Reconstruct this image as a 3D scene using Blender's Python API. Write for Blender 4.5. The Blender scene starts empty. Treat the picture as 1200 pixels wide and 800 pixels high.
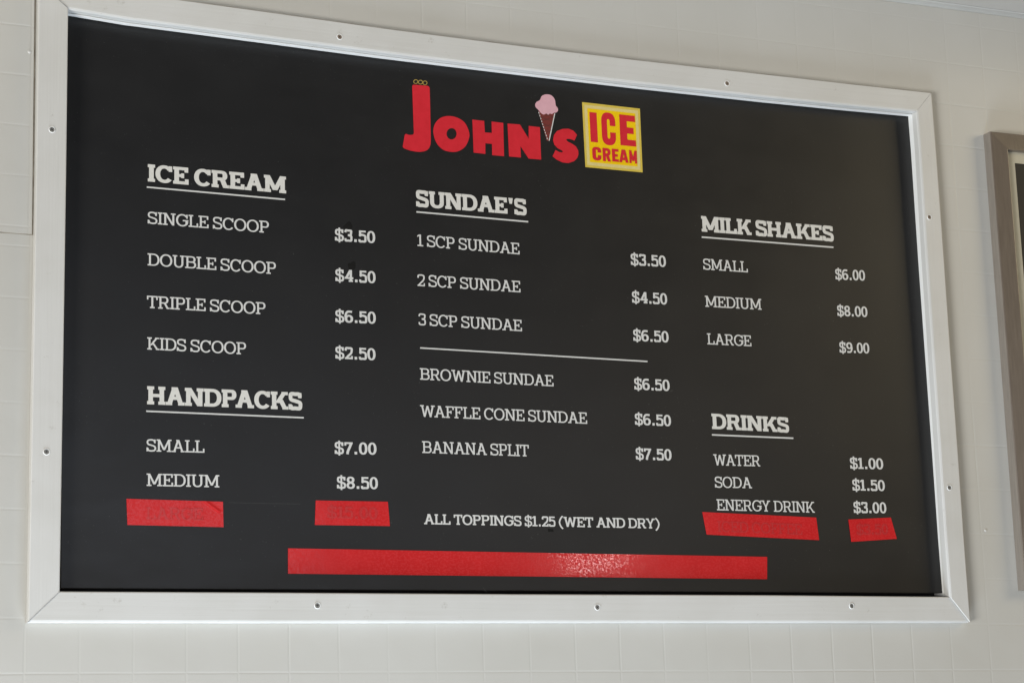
import bpy, bmesh, math, random
from mathutils import Vector, Matrix

random.seed(7)
SC = bpy.context.scene
COL = SC.collection

# ------------------------------------------------------------------ camera
FPX = 2518.1                                   # focal length in pixels of the 1200 wide photograph
CAM = Vector((-0.74179, -4.00032, -0.30536))
ROT = Matrix(((0.91993781, -0.05079306, -0.3887602),
              (-0.39092702, -0.19430613, -0.89967838),
              (-0.02984107, 0.97962503, -0.19860594)))
cam_data = bpy.data.cameras.new("camera")
cam_data.sensor_width = 36.0
cam_data.lens = 36.0 * FPX / 1200.0
cam_data.clip_start = 0.05
cam_data.clip_end = 100.0
cam = bpy.data.objects.new("camera", cam_data)
COL.objects.link(cam)
cam.matrix_world = Matrix.Translation(CAM) @ ROT.to_4x4()
SC.camera = cam

# ------------------------------------------------------------------ light
SC.view_settings.view_transform = 'Standard'
SC.view_settings.look = 'None'
SC.view_settings.gamma = 1.0
SC.view_settings.exposure = 0.0
world = bpy.data.worlds.new("World")
SC.world = world
world.use_nodes = True
bg = world.node_tree.nodes["Background"]
bg.inputs[0].default_value = (1.0, 0.93, 0.82, 1)
bg.inputs[1].default_value = 0.015


def area_lamp(name, loc, target, sx, sy, power, color):
    d = bpy.data.lights.new(name, 'AREA')
    d.shape = 'RECTANGLE'
    d.size, d.size_y, d.energy, d.color = sx, sy, power, color
    o = bpy.data.objects.new(name, d)
    COL.objects.link(o)
    o.location = loc
    o.rotation_euler = (Vector(target) - Vector(loc)).to_track_quat('-Z', 'Y').to_euler()
    return o


# daylight from the serving window behind and to the left, unseen fill lamps added in front and below,
# and the small bright window that glints in the long tape
area_lamp("side_window_light", (-6.0, -5.0, -1.7), (1.0, 0.0, 0.5), 2.6, 2.2, 605, (1.0, 0.968, 0.892))
area_lamp("front_fill_light", (0.95, -5.6, 0.58), (0.6, 0.0, 0.3), 2.9, 1.5, 31, (0.82, 0.88, 1.0))  # unseen lamp added for the sheen low on the board
area_lamp("low_bounce_light", (0.0, -0.5, -2.4), (0.4, 0.0, 0.6), 3.4, 0.7, 138, (0.78, 0.89, 1.0))  # added lamp standing in for light bounced up from below
area_lamp("warm_lamp_light", (5.7, -2.5, 2.1), (2.1, 0.0, 0.9), 2.0, 1.5, 66, (1.0, 0.83, 0.53))
area_lamp("glint_window_light", (3.09, -4.0, 0.72), (1.18, 0.03, 0.13), 0.24, 0.16, 5.2, (1.0, 0.93, 0.88))


# ------------------------------------------------------------------ measuring helpers
def ray(u, v):
    return (ROT @ Vector(((u - 600) / FPX, -(v - 400) / FPX, -1.0)))


def at(u, v, y=0.0):
    """point of the photograph on the upright plane y = const"""
    d = ray(u, v)
    return CAM + d * ((y - CAM.y) / d.y)


PANEL_Y0, PANEL_K = 0.026, 0.0095              # the board leans back a little in its opening


def onp(u, v, lift=0.0):
    """point of the photograph on the face of the menu panel, lifted towards the viewer"""
    d = ray(u, v)
    y0 = PANEL_Y0 - lift
    s = (y0 + PANEL_K * CAM.z - CAM.y) / (d.y - PANEL_K * d.z)
    return CAM + d * s


def panel_y(z):
    return PANEL_Y0 + PANEL_K * z


# ------------------------------------------------------------------ object helpers
def link_mesh(name, bm, mat, parent=None, smooth=False):
    """link a bmesh given in world coordinates as one object with its origin at its own centre"""
    me = bpy.data.meshes.new(name)
    lo = Vector((min(v.co[i] for v in bm.verts) for i in range(3)))
    hi = Vector((max(v.co[i] for v in bm.verts) for i in range(3)))
    c = (lo + hi) / 2
    bmesh.ops.translate(bm, verts=bm.verts, vec=-c)
    if smooth:
        for f in bm.faces:
            f.smooth = True
    bm.to_mesh(me)
    bm.free()
    if isinstance(mat, (list, tuple)):
        for m in mat:
            me.materials.append(m)
    else:
        me.materials.append(mat)
    o = bpy.data.objects.new(name, me)
    COL.objects.link(o)
    if parent is not None:
        o.parent = parent
        p, off = parent, Vector((0, 0, 0))
        while p is not None:
            off += p.location
            p = p.parent
        o.location = c - off
    else:
        o.location = c
    return o


def thing(name, loc, label, cat, group=None):
    o = bpy.data.objects.new(name, None)
    o.empty_display_size = 0.1
    COL.objects.link(o)
    o.location = loc
    tag(o, label, cat, group)
    return o


def tag(o, label, cat, group=None):
    o["label"] = label
    o["category"] = cat
    if group:
        o["group"] = group


def quad(bm, a, b, c, d):
    """one quad, turned towards the viewer (-Y)"""
    vs = [bm.verts.new(p) for p in (a, b, c, d)]
    f = bm.faces.new(vs)
    f.normal_update()
    if f.normal.y > 0:
        f.normal_flip()
    return f


def poly_face(bm, pts):
    f = bm.faces.new([bm.verts.new(p) for p in pts])
    f.normal_update()
    if f.normal.y > 0:
        f.normal_flip()
    r = bmesh.ops.triangulate(bm, faces=[f])
    return r['faces']


def box(bm, x0, x1, y0, y1, z0, z1):
    r = bmesh.ops.create_cube(bm, size=1.0)
    for v in r['verts']:
        v.co = Vector((x0 + (v.co.x + .5) * (x1 - x0), y0 + (v.co.y + .5) * (y1 - y0), z0 + (v.co.z + .5) * (z1 - z0)))
    return r['verts']


# ------------------------------------------------------------------ materials
def new_mat(name):
    m = bpy.data.materials.new(name)
    m.use_nodes = True
    nt = m.node_tree
    return m, nt, nt.nodes["Principled BSDF"]


def N(nt, typ, **kw):
    n = nt.nodes.new(typ)
    for k, v in kw.items():
        setattr(n, k, v)
    return n


def math_node(nt, op, a, b=None, c=None):
    n = nt.nodes.new('ShaderNodeMath')
    n.operation = op
    for i, x in enumerate((a, b, c)):
        if x is None:
            continue
        if isinstance(x, (int, float)):
            n.inputs[i].default_value = x
        else:
            nt.links.new(x, n.inputs[i])
    return n.outputs[0]


def noise(nt, vec, scale, detail=3.0, rough=0.5, stretch=None):
    if stretch:
        mp = N(nt, 'ShaderNodeMapping')
        mp.inputs['Scale'].default_value = stretch
        nt.links.new(vec, mp.inputs['Vector'])
        vec = mp.outputs[0]
    n = N(nt, 'ShaderNodeTexNoise')
    n.inputs['Scale'].default_value = scale
    n.inputs['Detail'].default_value = detail
    n.inputs['Roughness'].default_value = rough
    nt.links.new(vec, n.inputs['Vector'])
    return n.outputs['Fac']


def ramp(nt, fac, c0, c1, p0=0.3, p1=0.7):
    r = N(nt, 'ShaderNodeValToRGB')
    r.color_ramp.elements[0].position = p0
    r.color_ramp.elements[1].position = p1
    r.color_ramp.elements[0].color = (*c0, 1)
    r.color_ramp.elements[1].color = (*c1, 1)
    nt.links.new(fac, r.inputs[0])
    return r.outputs[0]


def bump(nt, h, strength, dist, normal=None):
    b = N(nt, 'ShaderNodeBump')
    b.inputs['Strength'].default_value = strength
    b.inputs['Distance'].default_value = dist
    nt.links.new(h, b.inputs['Height'])
    if normal is not None:
        nt.links.new(normal, b.inputs['Normal'])
    return b.outputs[0]


def simple(name, c0, c1, rough, scale=40, spec=0.5, bstr=0.0, bdist=0.0005, stretch=None):
    m, nt, p = new_mat(name)
    tc = N(nt, 'ShaderNodeTexCoord').outputs['Object']
    n = noise(nt, tc, scale, 4, 0.6, stretch)
    nt.links.new(ramp(nt, n, c0, c1), p.inputs['Base Color'])
    p.inputs['Roughness'].default_value = rough
    p.inputs['Specular IOR Level'].default_value = spec
    if bstr:
        nt.links.new(bump(nt, n, bstr, bdist), p.inputs['Normal'])
    return m


PITCH = 0.1008


def wall_material(name, gx, gz, skew):
    """moulded wall panel with a shallow square grid; gx, gz place one crossing of the grid (world)"""
    m, nt, p = new_mat(name)
    geo = N(nt, 'ShaderNodeTexCoord').outputs['Object']
    sep = N(nt, 'ShaderNodeSeparateXYZ')
    nt.links.new(geo, sep.inputs[0])
    x, z = sep.outputs[0], sep.outputs[2]
    zz = math_node(nt, 'ADD', z, math_node(nt, 'MULTIPLY', x, skew))
    wob = noise(nt, geo, 9.0, 2)
    wob = math_node(nt, 'MULTIPLY', math_node(nt, 'SUBTRACT', wob, 0.5), 0.0022)

    def line(c, g, p_):
        s = math_node(nt, 'ADD', c, wob)
        t = math_node(nt, 'DIVIDE', math_node(nt, 'SUBTRACT', s, g), p_)
        t = math_node(nt, 'SUBTRACT', math_node(nt, 'FRACT', math_node(nt, 'ADD', t, 0.5)), 0.5)
        d = math_node(nt, 'MULTIPLY', math_node(nt, 'ABSOLUTE', t), p_)      # metres to the nearest groove
        g_ = N(nt, 'ShaderNodeMapRange', interpolation_type='SMOOTHSTEP')
        g_.inputs['From Min'].default_value = 0.0
        g_.inputs['From Max'].default_value = 0.0034
        g_.inputs['To Min'].default_value = 0.0
        g_.inputs['To Max'].default_value = 1.0
        nt.links.new(d, g_.inputs['Value'])
        return g_.outputs[0]
    hx, hz = line(x, gx, PITCH * 1.007), line(zz, gz, PITCH)
    h = math_node(nt, 'MINIMUM', hx, hz)
    patch = noise(nt, geo, 3.1, 3)                                       # the grid fades in and out
    soft = N(nt, 'ShaderNodeMapRange')
    soft.inputs['From Min'].default_value = 0.36
    soft.inputs['From Max'].default_value = 0.62
    soft.inputs['To Min'].default_value = 0.28
    soft.inputs['To Max'].default_value = 1.0
    nt.links.new(patch, soft.inputs['Value'])
    dep = math_node(nt, 'MULTIPLY', math_node(nt, 'SUBTRACT', 1.0, h), soft.outputs[0])
    hh = math_node(nt, 'SUBTRACT', 1.0, dep)
    n1 = bump(nt, hh, 0.46, 0.0007)
    n2 = bump(nt, noise(nt, geo, 7.0, 2), 0.32, 0.006, n1)
    n3 = bump(nt, noise(nt, geo, 160.0, 3), 0.10, 0.0006, n2)
    nt.links.new(n3, p.inputs['Normal'])
    tone = ramp(nt, noise(nt, geo, 2.2, 4, 0.55), (0.525, 0.515, 0.482), (0.56, 0.552, 0.525))
    mix = N(nt, 'ShaderNodeMix', data_type='RGBA')
    mix.inputs['A'].default_value = (0.575, 0.567, 0.54, 1)
    nt.links.new(tone, mix.inputs['B'])
    k = math_node(nt, 'SUBTRACT', 1.0, math_node(nt, 'MULTIPLY', dep, 0.35))
    nt.links.new(k, mix.inputs['Factor'])
    nt.links.new(mix.outputs['Result'], p.inputs['Base Color'])
    p.inputs['Roughness'].default_value = 0.42
    p.inputs['Specular IOR Level'].default_value = 0.4
    return m


def paint_material(name, along):
    """brushed white gloss paint over wood, the grain running along x or z"""
    m, nt, p = new_mat(name)
    tc = N(nt, 'ShaderNodeTexCoord').outputs['Object']
    st = (1.5, 60, 60) if along == 'x' else (60, 60, 1.5)
    grain = noise(nt, tc, 2.2, 5, 0.6, st)
    broad = noise(nt, tc, 5.0, 3, 0.5)
    tone = ramp(nt, grain, (0.638, 0.635, 0.621), (0.660, 0.657, 0.645))
    drift = ramp(nt, noise(nt, tc, 3.0, 4, 0.6), (0.93, 0.925, 0.91), (1.0, 1.0, 1.0), 0.35, 0.6)
    scuff = ramp(nt, noise(nt, tc, 38.0, 5, 0.75, (1, 1, 1)), (0.80, 0.785, 0.76), (1.0, 1.0, 1.0), 0.27, 0.36)
    for extra in (drift, scuff):
        mx = N(nt, 'ShaderNodeMix', data_type='RGBA', blend_type='MULTIPLY')
        mx.inputs['Factor'].default_value = 1.0
        nt.links.new(tone, mx.inputs['A'])
        nt.links.new(extra, mx.inputs['B'])
        tone = mx.outputs['Result']
    nt.links.new(tone, p.inputs['Base Color'])
    b1 = bump(nt, grain, 0.32, 0.0012)
    b2 = bump(nt, broad, 0.3, 0.004, b1)
    nt.links.new(b2, p.inputs['Normal'])
    p.inputs['Roughness'].default_value = 0.36
    p.inputs['Specular IOR Level'].default_value = 0.5
    return m


def panel_material():
    m, nt, p = new_mat("charcoal_panel")
    tc = N(nt, 'ShaderNodeTexCoord').outputs['Object']
    sep = N(nt, 'ShaderNodeSeparateXYZ')
    nt.links.new(tc, sep.inputs[0])
    base = ramp(nt, noise(nt, tc, 2.4, 4, 0.6), (0.0078, 0.0077, 0.0080), (0.0105, 0.0104, 0.0108))
    fleck = noise(nt, tc, 420.0, 1)
    fl = N(nt, 'ShaderNodeMapRange')
    fl.inputs['From Min'].default_value = 0.76
    fl.inputs['From Max'].default_value = 0.82
    nt.links.new(fleck, fl.inputs['Value'])
    mix = N(nt, 'ShaderNodeMix', data_type='RGBA')
    nt.links.new(math_node(nt, 'MULTIPLY', fl.outputs[0], 0.35), mix.inputs['Factor'])
    nt.links.new(base, mix.inputs['A'])
    mix.inputs['B'].default_value = (0.30, 0.30, 0.29, 1)
    nt.links.new(mix.outputs['Result'], p.inputs['Base Color'])
    rr = N(nt, 'ShaderNodeMapRange')
    rr.inputs['To Min'].default_value = 0.30
    rr.inputs['To Max'].default_value = 0.50
    nt.links.new(noise(nt, tc, 5.0, 6, 0.7, (1.0, 1.0, 2.2)), rr.inputs['Value'])
    nt.links.new(rr.outputs[0], p.inputs['Roughness'])
    p.inputs['Specular IOR Level'].default_value = 0.5
    b1 = bump(nt, noise(nt, tc, 3.0, 2), 0.25, 0.01)
    nt.links.new(bump(nt, noise(nt, tc, 300.0, 2), 0.12, 0.0004, b1), p.inputs['Normal'])
    return m


def tape_material(name, c0, c1):
    m, nt, p = new_mat(name)
    tc = N(nt, 'ShaderNodeTexCoord').outputs['Object']
    nt.links.new(ramp(nt, noise(nt, tc, 18.0, 4, 0.6), c0, c1), p.inputs['Base Color'])
    gr = N(nt, 'ShaderNodeMapRange')
    gr.inputs['From Min'].default_value = 0.44
    gr.inputs['From Max'].default_value = 0.56
    gr.inputs['To Min'].default_value = 0.08
    gr.inputs['To Max'].default_value = 0.34
    nt.links.new(noise(nt, tc, 260.0, 2, 0.7, (0.6, 1, 1)), gr.inputs['Value'])
    nt.links.new(gr.outputs[0], p.inputs['Roughness'])
    p.inputs['Specular IOR Level'].default_value = 0.20
    b1 = bump(nt, noise(nt, tc, 30.0, 3, 0.6, (1, 1, 3)), 0.04, 0.002)
    b2 = bump(nt, noise(nt, tc, 300.0, 2, 0.7), 0.032, 0.0006, b1)
    nt.links.new(b2, p.inputs['Normal'])
    return m


M_PAINT_X = paint_material("white_gloss_paint_lengthwise", 'x')
M_PAINT_Z = paint_material("white_gloss_paint_upright", 'z')
M_JAMB = simple("white_jamb_paint", (0.86, 0.865, 0.86), (0.90, 0.905, 0.90), 0.45, 12, 0.5, 0.3, 0.001, (1, 20, 20))
M_PANEL = panel_material()
M_BACK = simple("dark_backing", (0.008, 0.008, 0.010), (0.014, 0.014, 0.018), 0.7)
M_VINYL = simple("white_vinyl", (0.635, 0.635, 0.627), (0.695, 0.695, 0.685), 0.5, 90)
M_HEAD = simple("warm_white_vinyl", (0.67, 0.66, 0.63), (0.73, 0.72, 0.685), 0.5, 90)
M_TAPE = tape_material("red_tape", (0.55, 0.019, 0.021), (0.61, 0.025, 0.027))
M_GHOST = tape_material("red_tape_over_lettering", (0.49, 0.034, 0.036), (0.54, 0.040, 0.042))
M_RED = simple("red_print", (0.60, 0.021, 0.033), (0.66, 0.025, 0.040), 0.55, 60, 0.15)
M_PINK = simple("pink_print", (0.66, 0.37, 0.43), (0.71, 0.41, 0.47), 0.55, 60, 0.25)
M_CONE = simple("brown_print", (0.155, 0.030, 0.026), (0.20, 0.040, 0.034), 0.55, 90, 0.25)
M_CONE_DARK = simple("dark_brown_print", (0.07, 0.018, 0.016), (0.09, 0.022, 0.02), 0.5, 90)
M_YELLOW = simple("yellow_print", (0.86, 0.56, 0.003), (0.90, 0.60, 0.005), 0.55, 60, 0.12)
M_PALE = simple("pale_yellow_print", (0.70, 0.58, 0.22), (0.74, 0.62, 0.26), 0.55, 60, 0.25)
M_EDGE = simple("golden_yellow_print", (0.66, 0.50, 0.07), (0.70, 0.53, 0.09), 0.55, 60, 0.25)
M_GOLD = simple("gold_print", (0.34, 0.24, 0.05), (0.42, 0.30, 0.07), 0.5, 200)
M_SCREW = simple("grey_steel", (0.13, 0.13, 0.125), (0.26, 0.255, 0.24), 0.4, 300)
M_RUST = simple("rusty_steel", (0.17, 0.12, 0.085), (0.30, 0.24, 0.19), 0.5, 300)
M_SLOT = simple("dark_recess", (0.02, 0.02, 0.02), (0.03, 0.03, 0.03), 0.7, 100)
M_SEAM = simple("brown_seam_dirt", (0.14, 0.115, 0.085), (0.36, 0.33, 0.28), 0.8, 30, 0.2)
M_MITRE = simple("grey_joint_dirt", (0.30, 0.30, 0.30), (0.46, 0.46, 0.46), 0.8, 90, 0.2)
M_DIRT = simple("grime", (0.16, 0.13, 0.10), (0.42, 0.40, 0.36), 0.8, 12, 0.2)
M_TAUPE = simple("taupe_frame_metal", (0.118, 0.092, 0.070), (0.155, 0.123, 0.096), 0.34, 25, 0.9, 0.2, 0.001, (8, 8, 0.6))
M_TAUPE_SIDE = simple("taupe_frame_edge", (0.20, 0.175, 0.152), (0.25, 0.22, 0.19), 0.45, 25, 0.5, 0.2, 0.001, (8, 8, 0.6))
M_LINER = simple("cream_liner", (0.50, 0.47, 0.37), (0.55, 0.52, 0.42), 0.6, 30)
M_PRINT = simple("black_print", (0.010, 0.010, 0.012), (0.016, 0.016, 0.018), 0.4, 8, 0.2)
M_CEIL = simple("ceiling_paint", (0.47, 0.45, 0.42), (0.52, 0.50, 0.47), 0.7, 3)
M_COVE = simple("cove_plastic", (0.60, 0.60, 0.58), (0.64, 0.64, 0.62), 0.45, 6)

# ------------------------------------------------------------------ wall, ceiling
WALL_Y = 0.020
g = at(93, 765, WALL_Y)
g2 = at(10, 724, WALL_Y)
SKEW = 0.0054
M_WALL = wall_material("moulded_wall_panel", g.x, g2.z + g2.x * SKEW, SKEW)
g3 = at(20, 88, WALL_Y)
M_WALL_UP = wall_material("moulded_wall_panel_upper", g.x - 0.004, g3.z + g3.x * SKEW, SKEW)

W, S = 2.0675, 1.224
HX0, HX1, HZ0, HZ1 = 0.045, W - 0.032, 0.045, S - 0.028          # opening behind the frame
SEAM_L, SEAM_R = at(0, 271.5, WALL_Y), at(39.3, 274.8, WALL_Y)
SEAM_X = 0.0                                                     # the upper left sheet ends behind the frame edge
cove_a, cove_b = at(1045, 0, WALL_Y), at(1200, 19, WALL_Y)
CEIL_Z = (cove_a.z + cove_b.z) / 2 + 0.004


def flat_sheet(name, pts_faces, mat, y, parent=None):
    bm = bmesh.new()
    for pts in pts_faces:
        quad(bm, *[Vector((x, y, z)) for x, z in pts])
    bmesh.ops.remove_doubles(bm, verts=bm.verts, dist=1e-5)
    me = bpy.data.meshes.new(name)
    bm.to_mesh(me)
    bm.free()
    me.materials.append(mat)
    o = bpy.data.objects.new(name, me)
    COL.objects.link(o)
    if parent:
        o.parent = parent
    return o


XL, XR, ZB, ZT = -3.2, 5.0, -2.4, CEIL_Z + 0.03
wall = flat_sheet("wall", [
    [(XL, ZB), (XL, HZ0), (HX0, HZ0), (HX0, ZB)],
    [(HX0, ZB), (HX0, HZ0), (HX1, HZ0), (HX1, ZB)],
    [(HX1, ZB), (HX1, HZ0), (XR, HZ0), (XR, ZB)],
    [(XL, HZ0), (XL, HZ1), (HX0, HZ1), (HX0, HZ0)],
    [(HX1, HZ0), (HX1, HZ1), (XR, HZ1), (XR, HZ0)],
    [(XL, HZ1), (XL, ZT), (HX0, ZT), (HX0, HZ1)],
    [(HX0, HZ1), (HX0, ZT), (HX1, ZT), (HX1, HZ1)],
    [(HX1, HZ1), (HX1, ZT), (XR, ZT), (XR, HZ1)]], M_WALL, WALL_Y)
tag(wall, "off-white wall of moulded panels with a shallow square tile grid behind the menu board", "wall")

# the upper left sheet laps over the wall, ending in a dirty seam above and beside the frame
slope = (SEAM_R.z - SEAM_L.z) / (SEAM_R.x - SEAM_L.x)
bm = bmesh.new()
xr_top = at(42.6, 0, WALL_Y).x
zl = SEAM_L.z + (XL - SEAM_L.x) * 0.0
yf = WALL_Y - 0.0022
pts = [Vector((XL, yf, zl)), Vector((SEAM_L.x, yf, SEAM_L.z)), Vector((SEAM_R.x - 0.0035, yf, SEAM_R.z)),
       Vector((xr_top - 0.0045, yf, 1.30)), Vector((XL, yf, 1.30))]
f = bm.faces.new([bm.verts.new(p) for p in pts])
f.normal_update()
if f.normal.y > 0:
    f.normal_flip()
r = bmesh.ops.extrude_face_region(bm, geom=[f])
bmesh.ops.translate(bm, verts=[e for e in r['geom'] if isinstance(e, bmesh.types.BMVert)], vec=(0, 0.0021, 0))
bmesh.ops.recalc_face_normals(bm, faces=bm.faces)
me = bpy.data.meshes.new("wall_sheet")
bm.to_mesh(me)
bm.free()
me.materials.append(M_WALL_UP)
sheet = bpy.data.objects.new("wall_sheet", me)
COL.objects.link(sheet)
sheet.parent = wall
sheet["label"] = "upper sheet of the wall left of the frame, ending in a dirty seam"

bm = bmesh.new()
quad(bm, Vector((XL, WALL_Y - 0.0006, zl - 0.0016)), Vector((XL, WALL_Y - 0.0006, zl + 0.001)),
     Vector((SEAM_R.x, WALL_Y - 0.0006, SEAM_R.z + 0.001)), Vector((SEAM_R.x, WALL_Y - 0.0006, SEAM_R.z - 0.0016)))
quad(bm, Vector((SEAM_R.x - 0.0040, WALL_Y - 0.0009, SEAM_R.z)), Vector((xr_top - 0.0050, WALL_Y - 0.0009, 1.30)),
     Vector((xr_top - 0.0014, WALL_Y - 0.0009, 1.30)), Vector((SEAM_R.x - 0.0008, WALL_Y - 0.0009, SEAM_R.z)))
link_mesh("seam", bm, M_SEAM, wall)

for (u, v) in ((34.5, 61), (1155, 621)):
    bm = bmesh.new()
    c = at(u, v, WALL_Y - 0.0022 if u < 100 else WALL_Y)
    bmesh.ops.create_uvsphere(bm, u_segments=14, v_segments=8, radius=0.0034)
    for vv in bm.verts:
        vv.co = Vector((vv.co.x * 1.1, vv.co.y * 0.5, vv.co.z)) + c
    link_mesh("nail_head", bm, M_COVE, wall, True)

ceiling = None
bm = bmesh.new()
box(bm, XL, XR, -0.35, WALL_Y - 0.003, CEIL_Z, CEIL_Z + 0.03)
ceiling = link_mesh("ceiling", bm, M_CEIL)
ceiling["kind"] = "structure"

bm = bmesh.new()
prof = [(0.0, -0.010)] + [(-0.010 * math.sin(a), -0.010 * math.cos(a)) for a in [math.pi / 2 * i / 8 for i in range(1, 8)]] + [(-0.012, 0.0)]
n = len(prof)
rows = []
for x in (XL, XR):
    rows.append([bm.verts.new((x, WALL_Y - 0.0005 + py, CEIL_Z - 0.0005 + pz)) for py, pz in prof])
for i in range(n - 1):
    bm.faces.new((rows[0][i], rows[1][i], rows[1][i + 1], rows[0][i + 1]))
for rr_ in rows:
    bm.faces.new(rr_ + [bm.verts.new((rr_[0].co.x, WALL_Y - 0.0005, CEIL_Z - 0.0005))])
bmesh.ops.recalc_face_normals(bm, faces=bm.faces)
cove = link_mesh("cove_trim", bm, M_COVE, None, True)
tag(cove, "thin white rounded trim strip where the tiled wall meets the ceiling", "trim")

# ------------------------------------------------------------------ menu board: frame
board = thing("menu_board", Vector((W / 2, WALL_Y, 0)), "large black ice cream menu board in a white wooden frame with white lettering", "menu board")


def rail(name, outer, inner, front, mat, bev=0.0022, bev_in=0.0022):
    """a frame rail between two measured edges (lists of pixels), from the wall out to y = front"""
    bm = bmesh.new()
    back = WALL_Y - 0.0006
    O = [at(u, v, 0.0) for u, v in outer]
    I = [at(u, v, 0.0) for u, v in inner]
    fr_ = front if isinstance(front, tuple) else (front, front)
    yy = [fr_[0] + (fr_[1] - fr_[0]) * i / (len(O) - 1) for i in range(len(O))]
    fo = [bm.verts.new((p.x, y_, p.z)) for p, y_ in zip(O, yy)]
    fi = [bm.verts.new((p.x, y_, p.z)) for p, y_ in zip(I, yy)]
    bo = [bm.verts.new((p.x, back, p.z)) for p in O]
    bi = [bm.verts.new((p.x, back, p.z)) for p in I]
    edges = []
    for i in range(len(O) - 1):
        bm.faces.new((fo[i], fo[i + 1], fi[i + 1], fi[i]))
        bm.faces.new((bo[i], bi[i], bi[i + 1], bo[i + 1]))
        bm.faces.new((fo[i], bo[i], bo[i + 1], fo[i + 1]))
        bm.faces.new((fi[i], fi[i + 1], bi[i + 1], bi[i]))
    for i in (0, -1):
        bm.faces.new((fo[i], fi[i], bi[i], bo[i]))
    bmesh.ops.recalc_face_normals(bm, faces=bm.faces)
    bm.edges.ensure_lookup_table()
    fr = set(fo + fi)
    for row, off in ((fo, bev), (fi, bev_in)):
        rs = set(row)
        sel = [e for e in bm.edges if e.verts[0] in rs and e.verts[1] in rs]
        bmesh.ops.bevel(bm, geom=sel, offset=off, segments=2, profile=0.5, affect='EDGES')
    return link_mesh(name, bm, mat, board)


GAP = 0.35
top_o = [(42.4, -24), (120, -13), (212, 0.0), (300, 12), (450, 33), (600, 52.3), (750, 70.5), (900, 87.2), (1000, 98.5), (1091.5, 108.5)]
top_i = [(80.4, 10.8), (150, 20.3), (220, 29.4), (300, 40), (450, 59.8), (600, 78), (750, 95.6), (900, 112), (1000, 122), (1075, 129.2)]
left_o = [(45.3, -24), (45.0, 0), (42.4, 200), (41.2, 275), (39.0, 400), (35.2, 600), (32.9, 728.4)]
left_i = [(80.0, 10.8), (79.8, 20), (77.6, 200), (76.5, 275), (74.6, 400), (71.5, 600), (70.0, 692)]
bot_o = [(32.4, 728.8), (300, 729.2), (600, 729.0), (900, 729.0), (1136, 728.8)]
bot_i = [(70.4, 692.4), (300, 693.6), (600, 695.6), (900, 696.8), (1112.4, 698.8)]
right_o = [(1091.9, 108.5), (1097.5, 180), (1106, 300), (1113.5, 410), (1121.5, 520), (1129, 630), (1136.2, 728.2)]
right_i = [(1075.4, 129.2), (1078, 170), (1086, 300), (1093.4, 410), (1100.8, 520), (1108, 630), (1112.8, 698.2)]
top_i = [top_i[0]] + [(u, v + 2.2) for u, v in top_i[1:-1]] + [(top_i[-1][0] - 1.0, top_i[-1][1] + 1.8)]
right_i = [(top_i[-1][0] + 0.3, top_i[-1][1])] + [(u - 0.7, v) for u, v in right_i[1:-1]] + [(right_i[-1][0] - 0.4, right_i[-1][1])]
rail_t = rail("frame_rail", top_o, top_i, 0.0, M_PAINT_X, 0.0022, 0.0044)
rail_l = rail("frame_rail", left_o, left_i, -0.0012, M_PAINT_Z)
rail_b = rail("frame_rail", bot_o, bot_i, 0.0002, M_PAINT_X, 0.0046)
rail_r = rail("frame_rail", right_o, right_i, (0.0004, -0.0034), M_PAINT_Z, 0.0022, 0.0044)

# a thin brown line of dirt along the upper edge of the top rail
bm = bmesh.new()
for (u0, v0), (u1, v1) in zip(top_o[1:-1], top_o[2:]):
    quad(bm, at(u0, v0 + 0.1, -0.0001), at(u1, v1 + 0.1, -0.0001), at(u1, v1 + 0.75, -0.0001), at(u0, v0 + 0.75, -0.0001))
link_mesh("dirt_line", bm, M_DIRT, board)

# the mitre joints show as thin dirty lines
for (a, b) in (((31.9, 728.9), (70.2, 692.3)), ((42.2, -24), (80.2, 10.7))):
    bm = bmesh.new()
    A, B = at(*a, -0.0005), at(*b, -0.0005)
    d = (B - A).normalized()
    nrm = Vector((-d.z, 0, d.x)) * 0.0005
    y = -0.0016
    quad(bm, Vector((A.x, y, A.z)) - nrm, Vector((B.x, y, B.z)) - nrm, Vector((B.x, y, B.z)) + nrm, Vector((A.x, y, A.z)) + nrm)
    link_mesh("mitre_joint", bm, M_MITRE, board)

# jamb: white lining of the opening, four boards seen as a thin bright lip
JB = 0.062
iT = [at(u, v, 0.0) for u, v in top_i]
iB = [at(u, v, 0.0) for u, v in bot_i]
iL = [at(u, v, 0.0) for u, v in left_i]
iR = [at(u, v, 0.0) for u, v in right_i]


def jamb(line, off, y0, y1, thick, mat, name="jamb"):
    """board following a measured inner edge, its face set back by off (dx, dz) from that edge"""
    bm = bmesh.new()
    o = Vector((off[0], 0, off[1]))
    t = Vector((off[0], 0, off[1])).normalized() * thick
    q = []
    for p in line:
        b = Vector((p.x, 0, p.z)) + o
        q.append([bm.verts.new(b + Vector((0, y0, 0))), bm.verts.new(b + Vector((0, y1, 0))),
                  bm.verts.new(b + t + Vector((0, y1, 0))), bm.verts.new(b + t + Vector((0, y0, 0)))])
    for a, b in zip(q[:-1], q[1:]):
        for k in range(4):
            bm.faces.new((a[k], b[k], b[(k + 1) % 4], a[(k + 1) % 4]))
    bm.faces.new(q[0])
    bm.faces.new(q[-1])
    bmesh.ops.recalc_face_normals(bm, faces=bm.faces)
    return link_mesh(name, bm, mat, board)


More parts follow.
